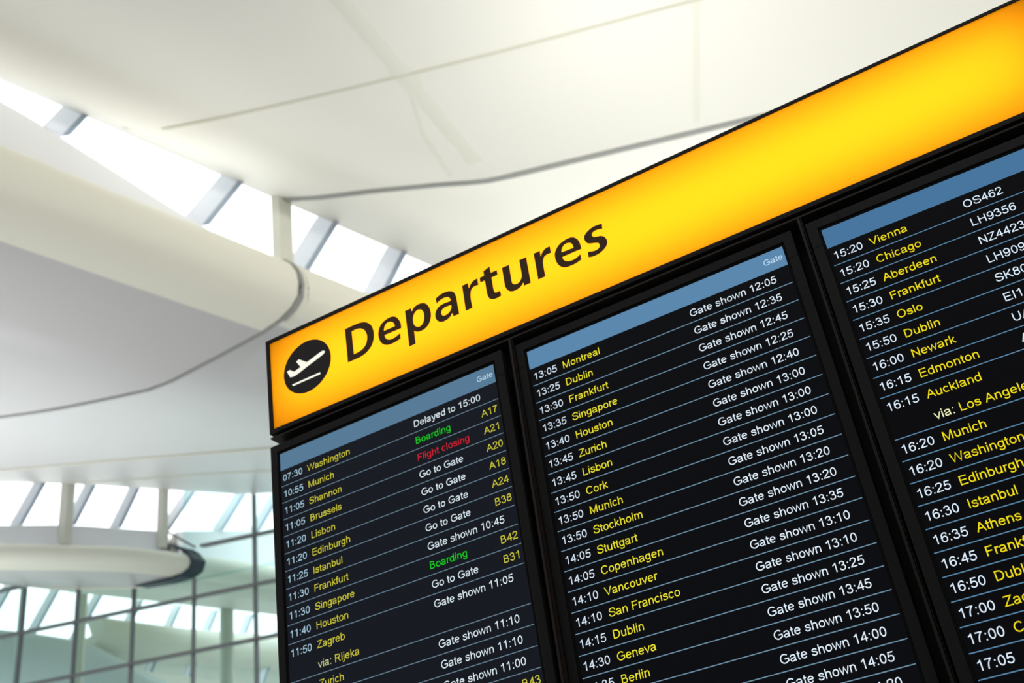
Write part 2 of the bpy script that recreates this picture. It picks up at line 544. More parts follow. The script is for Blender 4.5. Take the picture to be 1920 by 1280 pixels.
# reveal and hull of the next bay
LIPC = [(13, 7.75), (16.63, 8.59), (17.48, 8.76), (18.84, 9.0), (19.78, 9.08), (22, 9.2), (30, 9.6)]
C_PROF = [(11.60, 0.06), (11.48, 0.02), (11.40, -0.06), (11.36, -0.17), (11.40, -0.28), (11.52, -0.36), (11.75, -0.40), (12.5, -0.42), (13.3, -0.28), (14.9, 0.06), (17, 0.7), (20, 1.7), (23.3, 2.8)]
def hullC(name, n0, n1, steps, lab, m=HULL):
    rows = []
    for n in frange(n0, n1, steps):
        l = smooth_tab(LIPC, n)
        r = [H(n, 11.98, smooth_tab(SILL2, n)), H(n, 11.9, l + 0.12)]
        r += [H(n, t, l + d) for t, d in C_PROF[:8]]
        r += [H(n, t, l + smooth_tab(C_PROF[7:], t)) for t in frange(12.6, 23.3, 24)]
        rows.append(r)
    b = MB()
    b.grid(rows)
    low = len(b.f)
    nc = len(rows[0]) - 1
    for i in range(steps):
        b.m[i * nc] = 1
        b.m[i * nc + 1] = 1
        for j in range(2, 8): b.m[i * nc + j] = 2
    top = [[p + Vector((0, 0, 0.3)) for p in r[9:]] for r in rows]
    b.grid([r[::-1] for r in top])
    for rr, tt in ((rows[0], top[0]), (rows[-1], top[-1])):
        b.grid([rr[9:], tt])
        k = len(b.v)
        loop = rr[:10] + [tt[0] + Vector((0, 0, 0.3))]
        b.v += [tuple(p) for p in loop]
        b.f.append(tuple(range(k, k + len(loop))))
        b.m.append(0)
    o = mesh_obj(name, b.v, b.f, [m, WHITE, LIPMAT], None, False, b.m)
    o.data.polygons.foreach_set('use_smooth', [i < low for i in range(len(o.data.polygons))])
    return tag(o, lab, 'ceiling', kind='structure')
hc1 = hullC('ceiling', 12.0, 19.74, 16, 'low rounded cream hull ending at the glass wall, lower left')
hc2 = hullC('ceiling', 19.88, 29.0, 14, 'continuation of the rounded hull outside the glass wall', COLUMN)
def ring(n, w=0.05, r=0.0):
    l = smooth_tab(LIPC, n)
    return [(11.98, l + 0.35), (11.62, l + 0.12), (11.42, l + 0.04), (11.30, -0.14 + l), (11.36, l - 0.34), (11.55, l - 0.44), (11.9, l - 0.47), (12.5, l - 0.44)]
b = MB()
rg = ring(19.7)
out = [H(19.62, t, h) for t, h in rg]
inn = [H(19.62, t + (0.16 if h > smooth_tab(LIPC, 19.7) - 0.40 else 0.02), h + (0.13 if t > 11.4 else 0.0)) for t, h in rg]
out2 = [H(19.85, t, h) for t, h in rg]
inn2 = [H(19.85, t + (0.16 if h > smooth_tab(LIPC, 19.7) - 0.40 else 0.02), h + (0.13 if t > 11.4 else 0.0)) for t, h in rg]
b.grid([inn, out, out2, inn2, inn])
gk = b.build('trim_4', GASKET)
tag(gk, 'dark collar where the low hull passes through the glass wall', 'edge trim', kind='structure')

b = MB()
b.tube([H(19.72, 11.98, 9.68), H(19.72, 11.38, 9.22)], 0.022 * G, 8)
tag(b.build('trim_5', STEEL, smooth=True), 'thin grey strut from the last fin down to the dark collar', 'strut', kind='structure')

# --- tall glass wall
NW = 19.8
tw = tag(empty('wall_far', H(NW, 11, -1.6 / G)), 'tall glass curtain wall with grey transoms at lower left', 'glass wall', kind='structure')
def wpart(b, name, m, smooth=False):
    o = b.build(name, m, None, smooth)
    o.parent = tw
    o.matrix_parent_inverse = Matrix.Translation(-tw.location)
    return o
LF = smooth_tab(LIPC, NW)
hullbot = lambda t: LF + smooth_tab(C_PROF[7:], t) - 0.03 if t > 12.5 else 8.62
tl_ = frange(-2, 12.4, 4) + frange(12.6, 26, 20)
b = MB()
for dn in (0.0, 0.02):
    b.grid([[H(NW + dn, t, -1.28) for t in tl_], [H(NW + dn, t, hullbot(t)) for t in tl_]])
wpart(b, 'glass_pane', TINT)
b = MB()
for dn in (0.0, 0.02):
    b.grid([[H(NW + dn, t, 8.56) for t in frange(-2, 11.75, 14)], [H(NW + dn, t, belly(19.78, max(0.4, t)) - 0.01) for t in frange(-2, 11.75, 14)]])
wpart(b, 'glass_pane', TINT)
for t, w in ((7.8, .012), (9.0, .012), (10.24, .014), (11.48, .008), (12.72, .012), (13.9, .012), (15.05, .010), (16.25, .01), (17.4, .01)):
    b = MB()
    hi = belly(19.78, t) if t < 11.3 else hullbot(t)
    q = [H(NW - 0.035, t - w, -1.28), H(NW - 0.035, t + w, -1.28), H(NW + 0.03, t + w, -1.28), H(NW + 0.03, t - w, -1.28)]
    q2 = [H(NW - 0.035, t - w, hi), H(NW - 0.035, t + w, hi), H(NW + 0.03, t + w, hi), H(NW + 0.03, t - w, hi)]
    b.hexa(q + q2)
    wpart(b, 'mullion', STEEL)
for h, t1 in ((9.25, 11.32), (8.23, 26), (7.17, 26), (6.1, 26)):
    b = MB()
    q = [H(NW - 0.05, -2, h - .028), H(NW - 0.05, t1, h - .028), H(NW + 0.04, t1, h - .028), H(NW + 0.04, -2, h - .028)]
    q2 = [p + Vector((0, 0, 0.056 * G)) for p in q]
    b.hexa(q + q2)
    wpart(b, 'transom', STEEL)
b = MB()
b.hexa([H(NW - 0.05, 13.1, 9.20 - .028), H(NW - 0.05, 26, 9.20 - .028), H(NW + 0.04, 26, 9.20 - .028), H(NW + 0.04, 13.1, 9.20 - .028),
        H(NW - 0.05, 13.1, 9.20 + .028), H(NW - 0.05, 26, 9.20 + .028), H(NW + 0.04, 26, 9.20 + .028), H(NW + 0.04, 13.1, 9.20 + .028)])
wpart(b, 'transom', STEEL)

# --- columns of the clerestory
def post(n, tau, h0, h1, w, d, lab, group=None, m=COLUMN, rnd=False):
    b = MB()
    if rnd:
        c0, c1 = H(n, tau, h0), H(n, tau, h1)
        b.tube([c0, c1], w * G, 20)
    else:
        b.hexa([H(n - w, tau - d, h0), H(n + w, tau - d, h0), H(n + w, tau + d, h0), H(n - w, tau + d, h0),
                H(n - w, tau - d, h1), H(n + w, tau - d, h1), H(n + w, tau + d, h1), H(n - w, tau + d, h1)])
    o = b.build('column', m, smooth=rnd)
    return tag(o, lab, 'column', group)
post(11.26, 0.52, 8.68, 9.96, 0.085, 0.05, 'cream square column between skylight fins, left of the sign top edge')
post(17.93, 11.88, 8.98, 10.24, 0.06, 0.07, 'cream column left of the far clerestory, between leaning fins', 'clerestory columns')
post(19.55, 11.88, 9.27, 10.62, 0.05, 0.06, 'cream column of the far clerestory nearest the glass wall', 'clerestory columns')

# --- the bay outside, seen through the glass wall
TOP3 = [(22, 12.0), (26, 12.1), (40, 12.6)]
SILL3 = [(22, 10.75), (26, 10.85), (27, 10.7), (28, 10.3), (29, 10.2), (40, 10.2)]
strip('window_4', 23.4, TOP3, SILL3, 22.5, 36, [24.6, 25.7, 26.7, 27.7, 28.7, 29.7, 30.7, 31.7, 32.7], 0.35,
      'outside skylight strip low behind the glass wall', 0.07)
D_LIP = [(22, 10.6), (26, 10.72), (27, 10.68), (28, 10.3), (29, 9.9), (40, 9.6)]
def hD(name, lipt, n0, n1, steps, lab, m, wid=8.0):
    rows = []
    for n in frange(n0, n1, steps):
        l = smooth_tab(lipt, n)
        pr = [(23.3, l + 0.06), (23.0, l + 0.03), (22.8, l - 0.06), (22.72, l - 0.3), (22.8, l - 0.55), (23.1, l - 0.8), (23.8, l - 1.0), (25, l - 1.1), (27, l - 1.0), (23 + wid, l - 0.3)]
        rows.append([H(n, t, h) for t, h in pr])
    b = MB()
    b.grid(rows)
    low = len(b.f)
    top = [[p + Vector((0, 0, 0.4)) for p in r[5:]] for r in rows]
    b.grid([r[::-1] for r in top])
    for rr, tt in ((rows[0], top[0]), (rows[-1], top[-1])):
        b.grid([rr[5:], tt])
        k = len(b.v)
        loop = rr[:6] + [tt[0]]
        b.v += [tuple(p) for p in loop]
        b.f.append(tuple(range(k, k + len(loop))))
        b.m.append(0)
    o = mesh_obj(name, b.v, b.f, m, None, False, b.m)
    o.data.polygons.foreach_set('use_smooth', [i < low for i in range(len(o.data.polygons))])
    return tag(o, lab, 'ceiling', kind='structure')
OUT = mat('grey_green_cladding', (0.62, 0.68, 0.69), 0.5)
hD('ceiling', D_LIP, 22.0, 29.0, 16, 'rounded hull outside at the bottom left, behind the glass', OUT)
hD('ceiling', [(27, 11.40), (29, 11.40), (32, 11.58), (42, 11.9)], 27.4, 42, 12, 'pale vault outside, behind the lower right of the glass wall', COLUMN, 14.0)
b = MB()
b.hexa([H(26.2, 22.0, 11.72), H(29.6, 20.9, 12.3), H(29.8, 21.4, 12.3), H(26.2, 22.3, 11.72),
        H(26.2, 22.0, 11.86), H(29.6, 20.9, 12.75), H(29.8, 21.4, 12.75), H(26.2, 22.3, 11.86)])
bo = b.build('roof_beam', OUT)
tag(bo, 'wedge shaped roof beam outside, under the low hull', 'beam')
post(23.6, 15.06, -1.28, 10.1, 0.15, 0.15, 'thick pale round column outside, near the right of the glass wall', 'columns outside', COLUMN, True)
post(24.2, 19.35, -1.28, 10.9, 0.10, 0.10, 'thin pale column outside, behind the middle of the glass wall', 'columns outside', COLUMN, True)
post(23.2, 19.62, -1.28, 11.0, 0.07, 0.07, 'grey column outside, behind the left of the glass wall', 'columns outside', OUT, True)

# ------------------------------------------------------------------ the departures board
def U(x, y, z=0.0):                     # board units (x right, y down, z away from the viewer) -> metres
    return Vector((x * S, z * S, ZTOP - y * S))

XR = 2.945                              # right end of sign and housing
def ring_frame(b, outer, inner, z0, z1, mi=0, conv=U):
    """flat rectangular frame between two loops (TL, TR, BR, BL), front z0, back z1; one closed shell"""
    k = len(b.v)
    for z in (z0, z1):
        b.v += [tuple(conv(*p, z)) for p in outer] + [tuple(conv(*p, z)) for p in inner]
    for i in range(4):
        j = (i + 1) % 4
        for q in ((i, j, 4 + j, 4 + i), (8 + i, 12 + i, 12 + j, 8 + j), (i, 8 + i, 8 + j, j), (4 + i, 4 + j, 12 + j, 12 + i)):
            b.f.append(tuple(k + n for n in q))
            b.m.append(mi)

sign = tag(empty('departures_sign', U(1.44, -0.0933, 0.1)), 'long yellow backlit Departures sign above the flight monitors', 'sign')
def part(b, name, m, parent, smooth=False, bevel=0.0):
    o = b.build(name, m, None, smooth, bevel)
    o.parent = parent
    o.matrix_parent_inverse = Matrix.Translation(-parent.location)
    return o
so = [(-0.0694, -0.4975), (XR, -0.4945), (XR, -0.0933), (-0.0597, -0.0933)]
si = [(-0.0525, -0.4812), (XR - 0.017, -0.4842), (XR - 0.017, -0.1088), (-0.0422, -0.1103)]
b = MB()
ring_frame(b, so, si, 0.0, 0.20)
b.hexa([U(*so[3], 0.19), U(*so[2], 0.19), U(*so[1], 0.19), U(*so[0], 0.19),
        U(*so[3], 0.21), U(*so[2], 0.21), U(*so[1], 0.21), U(*so[0], 0.21)])
part(b, 'frame', BLACK, sign)
b = MB()                                 # white lining of the lightbox, behind the acrylic
e = 0.001
li = [(si[0][0] + e, si[0][1] + e), (si[1][0] - e, si[1][1] + e), (si[2][0] - e, si[2][1] - e), (si[3][0] + e, si[3][1] - e)]
for i in range(4):
    j = (i + 1) % 4
    b.grid([[U(*li[i], 0.012), U(*li[j], 0.012)], [U(*li[i], 0.185), U(*li[j], 0.185)]])
b.grid([[U(*li[0], 0.185), U(*li[1], 0.185)], [U(*li[3], 0.185), U(*li[2], 0.185)]])
part(b, 'lightbox_lining', BOXWHITE, sign)
b = MB()
b.grid([[U(*si[0], 0.004), U(*si[1], 0.004)], [U(*si[3], 0.004), U(*si[2], 0.004)]])
part(b, 'light_panel', YELLOW, sign)['label'] = 'glowing yellow acrylic panel'

# the lamps inside the lightbox: a row of tubes
ld = bpy.data.lights.new('sign_tube', 'AREA')
ld.shape = 'RECTANGLE'
ld.size, ld.size_y = 2.73 * S, 0.27 * S
ld.energy = 3.1
ld.color = (1.0, 0.97, 0.9)
lo = bpy.data.objects.new('sign_tube', ld)
COL.objects.link(lo)
lo.location = U(1.365, -0.297, 0.115)
lo.rotation_euler = (math.radians(-90), 0, 0)      # shines towards the viewer (-Y)

def filled(name, loops, z, m, parent, thick=0.0008, sub=None):
    """flat cut-out shape: loops in 0.1 mm, first outer then holes"""
    bm = bmesh.new()
    for lp in loops:
        vs = [bm.verts.new((lp[i] * 1e-4, z, ZTOP - lp[i + 1] * 1e-4)) for i in range(0, len(lp), 2)]
        for a, c in zip(vs, vs[1:] + vs[:1]):
            bm.edges.new((a, c))
    bmesh.ops.triangle_fill(bm, use_beauty=True, use_dissolve=False, edges=bm.edges[:])
    ext = bmesh.ops.extrude_face_region(bm, geom=bm.faces[:])
    for v in [g for g in ext['geom'] if isinstance(g, bmesh.types.BMVert)]:
        v.co.y += thick
    bmesh.ops.recalc_face_normals(bm, faces=bm.faces)
    me = bpy.data.meshes.new(name)
    bm.to_mesh(me)
    bm.free()
    me.materials.append(m)
    o = bpy.data.objects.new(name, me)
    COL.objects.link(o)
    o.parent = parent
    o.matrix_parent_inverse = Matrix.Translation(-(sub or parent).location)
    return o

LETTERS = [
  ('D', [1926,-2571,2197,-2576,2237,-2575,2277,-2573,2316,-2571,2353,-2567,2388,-2560,2422,-2552,2453,-2543,2483,-2531,2511,-2517,2537,-2502,2562,-2485,2586,-2465,2609,-2441,2632,-2416,2654,-2387,2672,-2356,2688,-2322,2701,-2285,2711,-2246,2719,-2208,2724,-2170,2727,-2131,2726,-2092,2724,-2055,2720,-2019,2714,-1984,2705,-1950,2695,-1918,2682,-1888,2668,-1860,2651,-1833,2633,-1808,2612,-1784,2589,-1762,2564,-1741,2537,-1723,2508,-1706,2478,-1691,2446,-1677,2414,-1666,2382,-1658,2350,-1651,2317,-1646,2282,-1642,2245,-1640,2206,-1639,2167,-1639,2127,-1639,1951,-1640],
    [2113,-2430,2147,-2432,2182,-2434,2215,-2436,2247,-2435,2276,-2431,2303,-2426,2328,-2418,2353,-2408,2378,-2396,2401,-2381,2424,-2365,2444,-2345,2463,-2323,2480,-2297,2495,-2270,2508,-2242,2518,-2211,2527,-2179,2533,-2146,2536,-2114,2536,-2082,2533,-2051,2528,-2021,2521,-1993,2513,-1967,2502,-1942,2489,-1919,2474,-1898,2457,-1878,2437,-1860,2415,-1844,2392,-1830,2367,-1819,2341,-1809,2313,-1802,2282,-1796,2247,-1792,2210,-1789,2171,-1787,2132,-1785]),
  ('e', [3482,-1931,3481,-1966,3481,-2002,3479,-2036,3476,-2069,3470,-2098,3461,-2125,3451,-2151,3440,-2177,3427,-2203,3412,-2228,3396,-2252,3379,-2273,3362,-2290,3344,-2305,3324,-2317,3303,-2328,3279,-2337,3254,-2344,3227,-2349,3199,-2350,3170,-2349,3140,-2345,3110,-2338,3080,-2330,3051,-2320,3022,-2309,2995,-2296,2969,-2280,2946,-2260,2925,-2238,2907,-2214,2890,-2187,2876,-2156,2865,-2122,2856,-2087,2849,-2054,2846,-2025,2845,-1996,2847,-1968,2851,-1939,2857,-1906,2865,-1872,2875,-1839,2886,-1809,2901,-1783,2917,-1759,2935,-1737,2954,-1717,2975,-1699,2996,-1683,3019,-1669,3042,-1657,3066,-1648,3090,-1640,3116,-1635,3144,-1631,3176,-1629,3210,-1629,3247,-1630,3283,-1634,3320,-1639,3359,-1647,3397,-1656,3436,-1664,3435,-1806,3412,-1798,3389,-1789,3366,-1780,3343,-1772,3319,-1765,3295,-1759,3272,-1754,3248,-1751,3224,-1750,3200,-1750,3177,-1752,3156,-1756,3137,-1762,3120,-1769,3104,-1777,3089,-1787,3075,-1798,3063,-1809,3051,-1823,3041,-1840,3033,-1861,3025,-1885,3018,-1911,3011,-1936],
    [3006,-2056,3009,-2074,3011,-2092,3015,-2111,3021,-2130,3030,-2151,3042,-2174,3055,-2196,3069,-2213,3085,-2224,3101,-2232,3119,-2237,3136,-2239,3155,-2238,3174,-2235,3193,-2229,3211,-2222,3228,-2213,3243,-2202,3258,-2190,3271,-2176,3282,-2161,3291,-2143,3299,-2126,3305,-2109,3310,-2094,3313,-2080,3315,-2066,3317,-2052]),
  ('p', [3625,-2336,3788,-2336,3802,-2236,3816,-2256,3830,-2277,3844,-2296,3861,-2313,3882,-2327,3905,-2339,3930,-2348,3956,-2354,3982,-2358,4011,-2359,4039,-2357,4066,-2353,4091,-2347,4114,-2339,4137,-2329,4158,-2316,4178,-2300,4197,-2282,4215,-2262,4231,-2237,4247,-2207,4262,-2174,4274,-2138,4284,-2103,4291,-2067,4296,-2031,4298,-1994,4298,-1959,4295,-1926,4291,-1894,4284,-1864,4274,-1834,4262,-1804,4248,-1775,4232,-1748,4214,-1724,4194,-1703,4172,-1684,4149,-1668,4125,-1655,4102,-1645,4078,-1637,4053,-1633,4028,-1630,4000,-1629,3972,-1631,3944,-1634,3920,-1639,3900,-1645,3884,-1652,3869,-1661,3855,-1671,3843,-1681,3832,-1693,3823,-1705,3812,-1717,3816,-1364,3645,-1359],
    [4005,-2210,3985,-2215,3965,-2217,3945,-2216,3926,-2210,3908,-2202,3890,-2189,3874,-2174,3859,-2155,3845,-2133,3833,-2107,3823,-2079,3816,-2050,3812,-2020,3810,-1988,3811,-1957,3814,-1927,3820,-1900,3828,-1874,3839,-1850,3852,-1829,3866,-1810,3883,-1793,3902,-1779,3920,-1769,3940,-1762,3961,-1759,3982,-1759,4002,-1763,4020,-1771,4037,-1782,4054,-1797,4069,-1815,4082,-1837,4093,-1862,4103,-1890,4110,-1920,4115,-1952,4118,-1987,4118,-2023,4115,-2055,4110,-2083,4102,-2109,4091,-2133,4078,-2154,4063,-2172,4044,-2188,4024,-2201]),
  ('a', [4468,-2305,4493,-2316,4517,-2327,4543,-2337,4571,-2345,4603,-2352,4639,-2358,4674,-2362,4709,-2363,4741,-2361,4772,-2356,4802,-2350,4830,-2342,4854,-2333,4876,-2323,4896,-2311,4914,-2298,4930,-2283,4944,-2267,4956,-2249,4967,-2227,4976,-2201,4983,-2172,4990,-2141,4996,-2111,5014,-1639,4865,-1643,4842,-1743,4830,-1727,4819,-1711,4807,-1695,4793,-1681,4775,-1667,4755,-1654,4733,-1642,4709,-1633,4683,-1627,4653,-1623,4624,-1621,4597,-1621,4573,-1624,4551,-1628,4530,-1635,4510,-1645,4491,-1658,4472,-1674,4455,-1693,4440,-1713,4428,-1735,4417,-1758,4409,-1783,4404,-1808,4402,-1833,4402,-1858,4405,-1883,4410,-1907,4418,-1932,4428,-1956,4441,-1979,4457,-2000,4476,-2019,4499,-2036,4523,-2050,4549,-2062,4576,-2070,4605,-2075,4635,-2077,4663,-2079,4690,-2079,4716,-2078,4740,-2076,4763,-2074,4784,-2072,4802,-2071,4819,-2070,4837,-2069,4839,-2078,4840,-2087,4841,-2097,4840,-2107,4837,-2120,4833,-2135,4827,-2149,4819,-2163,4810,-2176,4799,-2188,4785,-2200,4768,-2209,4748,-2216,4723,-2221,4696,-2224,4669,-2225,4641,-2223,4610,-2217,4581,-2210,4554,-2203,4532,-2195,4513,-2185,4495,-2175,4476,-2166],
    [4844,-1958,4844,-1939,4844,-1921,4844,-1903,4840,-1885,4833,-1867,4824,-1848,4812,-1830,4798,-1814,4783,-1799,4765,-1786,4746,-1775,4726,-1767,4703,-1761,4679,-1758,4656,-1757,4636,-1759,4619,-1765,4606,-1773,4594,-1784,4584,-1796,4576,-1810,4569,-1827,4565,-1844,4564,-1861,4566,-1879,4571,-1897,4578,-1915,4589,-1930,4603,-1942,4621,-1952,4640,-1960,4661,-1966,4682,-1969,4704,-1969,4727,-1967,4750,-1966,4773,-1964,4797,-1962,4820,-1960]),
  ('r', [5181,-2329,5335,-2331,5340,-2173,5352,-2195,5364,-2217,5376,-2239,5391,-2259,5411,-2279,5432,-2298,5456,-2315,5480,-2328,5506,-2336,5533,-2341,5561,-2343,5588,-2347,5587,-2166,5561,-2169,5535,-2172,5509,-2175,5486,-2174,5464,-2170,5443,-2165,5425,-2155,5409,-2141,5395,-2121,5385,-2097,5376,-2068,5368,-2037,5362,-2003,5358,-1966,5355,-1926,5354,-1880,5355,-1827,5358,-1767,5361,-1706,5364,-1646,5191,-1643],
    []),
  ('t', [5762,-2459,5930,-2511,5937,-2335,6095,-2333,6096,-2208,5938,-2204,5945,-1867,5949,-1850,5953,-1832,5956,-1816,5962,-1802,5968,-1792,5974,-1784,5982,-1778,5996,-1773,6017,-1770,6043,-1770,6071,-1770,6099,-1769,6109,-1640,6080,-1635,6051,-1629,6022,-1625,5994,-1623,5964,-1624,5934,-1627,5906,-1633,5880,-1641,5859,-1652,5841,-1665,5825,-1681,5811,-1699,5800,-1720,5792,-1745,5785,-1770,5780,-1794,5776,-1816,5774,-1837,5773,-1858,5772,-1879,5766,-2202,5648,-2209,5648,-2332,5762,-2334],
    []),
  ('u', [6228,-2331,6409,-2329,6410,-2252,6411,-2173,6411,-2099,6412,-2034,6412,-1980,6411,-1935,6411,-1897,6413,-1864,6417,-1839,6423,-1821,6431,-1808,6439,-1796,6450,-1785,6461,-1777,6474,-1770,6488,-1766,6502,-1762,6518,-1759,6534,-1759,6550,-1761,6566,-1765,6583,-1772,6599,-1781,6614,-1793,6628,-1809,6641,-1829,6653,-1850,6663,-1871,6669,-1885,6674,-1894,6676,-1913,6678,-1954,6678,-2027,6677,-2123,6676,-2229,6675,-2331,6852,-2328,6856,-1636,6691,-1634,6682,-1728,6667,-1709,6652,-1690,6636,-1672,6618,-1657,6598,-1645,6575,-1635,6552,-1627,6528,-1621,6505,-1616,6480,-1614,6456,-1613,6433,-1615,6411,-1617,6390,-1622,6370,-1628,6351,-1638,6333,-1650,6316,-1664,6301,-1681,6286,-1699,6274,-1718,6263,-1739,6254,-1762,6246,-1784,6241,-1799,6238,-1810,6236,-1831,6234,-1880,6232,-1967,6231,-2082,6230,-2209],
    []),
  ('r', [7040,-2332,7196,-2333,7196,-2165,7206,-2187,7216,-2210,7226,-2231,7240,-2252,7258,-2273,7278,-2293,7301,-2311,7326,-2325,7354,-2332,7385,-2335,7417,-2337,7448,-2339,7449,-2162,7424,-2164,7399,-2165,7374,-2166,7351,-2165,7329,-2161,7308,-2155,7289,-2147,7273,-2134,7259,-2116,7248,-2093,7238,-2067,7231,-2041,7225,-2020,7222,-2001,7220,-1975,7218,-1935,7218,-1874,7218,-1798,7219,-1716,7220,-1638,7043,-1635],
    []),
  ('e', [8156,-1926,8155,-1959,8154,-1993,8153,-2026,8150,-2058,8146,-2088,8140,-2117,8134,-2145,8125,-2172,8113,-2197,8100,-2220,8085,-2242,8070,-2261,8055,-2277,8040,-2291,8024,-2302,8007,-2311,7989,-2319,7971,-2325,7950,-2328,7929,-2331,7905,-2332,7879,-2332,7852,-2330,7825,-2325,7795,-2319,7764,-2310,7733,-2300,7704,-2288,7678,-2274,7653,-2258,7631,-2240,7610,-2220,7591,-2199,7574,-2175,7559,-2151,7547,-2126,7537,-2102,7531,-2078,7527,-2053,7524,-2025,7522,-1992,7523,-1957,7525,-1921,7531,-1886,7539,-1852,7551,-1818,7565,-1786,7580,-1757,7597,-1731,7617,-1709,7637,-1689,7657,-1672,7676,-1659,7693,-1650,7712,-1643,7732,-1637,7755,-1632,7778,-1629,7804,-1627,7832,-1626,7865,-1625,7901,-1625,7939,-1626,7975,-1630,8008,-1637,8042,-1646,8074,-1656,8107,-1666,8108,-1804,8083,-1792,8058,-1779,8033,-1767,8008,-1758,7984,-1751,7961,-1746,7938,-1743,7914,-1742,7889,-1743,7863,-1745,7838,-1750,7815,-1756,7794,-1765,7775,-1776,7757,-1789,7742,-1802,7729,-1817,7718,-1833,7709,-1850,7702,-1866,7697,-1882,7694,-1898,7693,-1914,7691,-1931],
    [7690,-2051,7695,-2073,7698,-2095,7703,-2117,7711,-2137,7723,-2157,7738,-2177,7756,-2195,7773,-2209,7791,-2217,7810,-2222,7829,-2223,7848,-2223,7866,-2222,7883,-2218,7900,-2212,7916,-2204,7931,-2194,7945,-2182,7957,-2166,7967,-2147,7975,-2123,7980,-2095,7983,-2065,7988,-2036]),
  ('s', [8725,-2320,8700,-2325,8675,-2330,8650,-2334,8623,-2337,8594,-2339,8563,-2340,8532,-2340,8501,-2336,8470,-2329,8439,-2318,8409,-2306,8382,-2294,8357,-2280,8335,-2265,8315,-2249,8299,-2233,8286,-2215,8277,-2197,8271,-2178,8267,-2158,8266,-2135,8267,-2110,8271,-2085,8277,-2063,8286,-2042,8297,-2022,8310,-2004,8324,-1989,8340,-1978,8357,-1969,8377,-1961,8398,-1953,8423,-1944,8451,-1934,8478,-1925,8501,-1916,8519,-1908,8533,-1900,8545,-1892,8555,-1882,8563,-1868,8570,-1853,8574,-1837,8575,-1822,8573,-1806,8569,-1789,8561,-1774,8551,-1761,8538,-1751,8523,-1742,8505,-1736,8486,-1732,8466,-1731,8445,-1733,8422,-1736,8398,-1742,8371,-1749,8343,-1759,8314,-1769,8285,-1780,8275,-1640,8299,-1633,8323,-1626,8347,-1619,8374,-1615,8404,-1613,8437,-1612,8471,-1614,8504,-1618,8537,-1626,8570,-1635,8602,-1647,8631,-1661,8657,-1677,8681,-1695,8702,-1714,8720,-1734,8734,-1754,8744,-1774,8751,-1795,8756,-1816,8758,-1839,8758,-1863,8755,-1886,8749,-1908,8741,-1930,8731,-1950,8719,-1969,8705,-1986,8690,-2001,8674,-2013,8656,-2024,8634,-2035,8607,-2044,8576,-2052,8545,-2059,8520,-2067,8504,-2073,8492,-2079,8483,-2085,8475,-2094,8466,-2107,8459,-2122,8453,-2137,8451,-2152,8453,-2165,8458,-2179,8465,-2191,8475,-2201,8489,-2210,8505,-2217,8523,-2222,8541,-2225,8557,-2226,8573,-2225,8590,-2223,8610,-2219,8633,-2214,8659,-2207,8687,-2200,8713,-2193],
    []),
  ('plane', [183,-2103,269,-2118,401,-2018,594,-2068,472,-2266,552,-2301,785,-2125,1173,-2233,1192,-2237,1210,-2242,1229,-2246,1246,-2247,1263,-2244,1280,-2239,1294,-2233,1306,-2226,1314,-2219,1319,-2211,1320,-2203,1318,-2193,1311,-2183,1299,-2172,1285,-2160,1272,-2149,766,-2000,720,-1985,673,-1970,628,-1956,585,-1943,544,-1931,505,-1921,468,-1912,437,-1905,412,-1902,392,-1900,374,-1900,355,-1901,335,-1903,315,-1907,294,-1911,274,-1914],
    []),
  ('bar', [330,-1689,1151,-1696,1156,-1646,341,-1644],
    []),
]

DISC_C, DISC_R = (778, -2019), 700
circ = []
for i in range(64):
    a = 2 * math.pi * i / 64
    circ += [DISC_C[0] + DISC_R * math.cos(a), DISC_C[1] + DISC_R * math.sin(a)]
disc = filled('pictogram_disc', [circ], 0.0004, DISC, sign)
disc['label'] = 'round black pictogram with a white plane taking off'
for nm, out, inn in LETTERS:
    if nm in ('plane', 'bar'):
        o = filled('airplane_symbol' if nm == 'plane' else 'runway_bar', [out], -0.0006, SYMBOL, disc, sub=sign)
        o.matrix_parent_inverse = Matrix.Identity(4)
    else:
        o = filled('letter_' + nm, [out] + ([inn] if inn else []), 0.0004, VINYL, sign)

# --- housing that carries the monitors
hous = tag(empty('monitor_housing', U(1.44, 1.68, 0.1)), 'black housing with upright ribs holding the flight monitors', 'housing')
xl = lambda y: -0.0585 + 0.0225 * y
b = MB()
b.hexa([U(xl(1.66), 1.66, 0.075), U(XR, 1.66, 0.075), U(XR, 1.66, 0.20), U(xl(1.66), 1.66, 0.20),
        U(xl(-0.0803), -0.0803, 0.075), U(XR, -0.0803, 0.075), U(XR, -0.0803, 0.20), U(xl(-0.08), -0.0803, 0.20)])
part(b, 'back_box', BLACK, hous)
b = MB()                                 # top lip: a slim rail with a step
b.hexa([U(xl(-.0803) + 0.001, -0.0755, 0.004), U(XR, -0.0755, 0.004), U(XR, -0.0755, 0.078), U(xl(-.0803) + 0.001, -0.0755, 0.078),
        U(xl(-.0803), -0.0815, 0.004), U(XR, -0.0815, 0.004), U(XR, -0.0815, 0.078), U(xl(-.0803), -0.0815, 0.078)])
part(b, 'top_rail', LIP, hous)
b = MB()                                 # dark neck between housing and sign
b.box(U(-0.045, 0)[0], U(XR - 0.01, 0)[0], 0.02 * S, 0.19 * S, U(0, -0.0815)[2], U(0, -0.0930)[2])
part(b, 'neck', GROOVE, hous)
for x0 in (0.9425, 1.9435):
    b = MB()
    b.box(U(x0, 0)[0], U(x0 + 0.0075, 0)[0], -0.002 * S, 0.078 * S, U(0, 1.65)[2], U(0, -0.0755)[2])
    b.box(U(x0 + 0.009, 0)[0], U(x0 + 0.0112, 0)[0], 0.006 * S, 0.078 * S, U(0, 1.65)[2], U(0, -0.0755)[2])
    part(b, 'rib', LIP, hous)
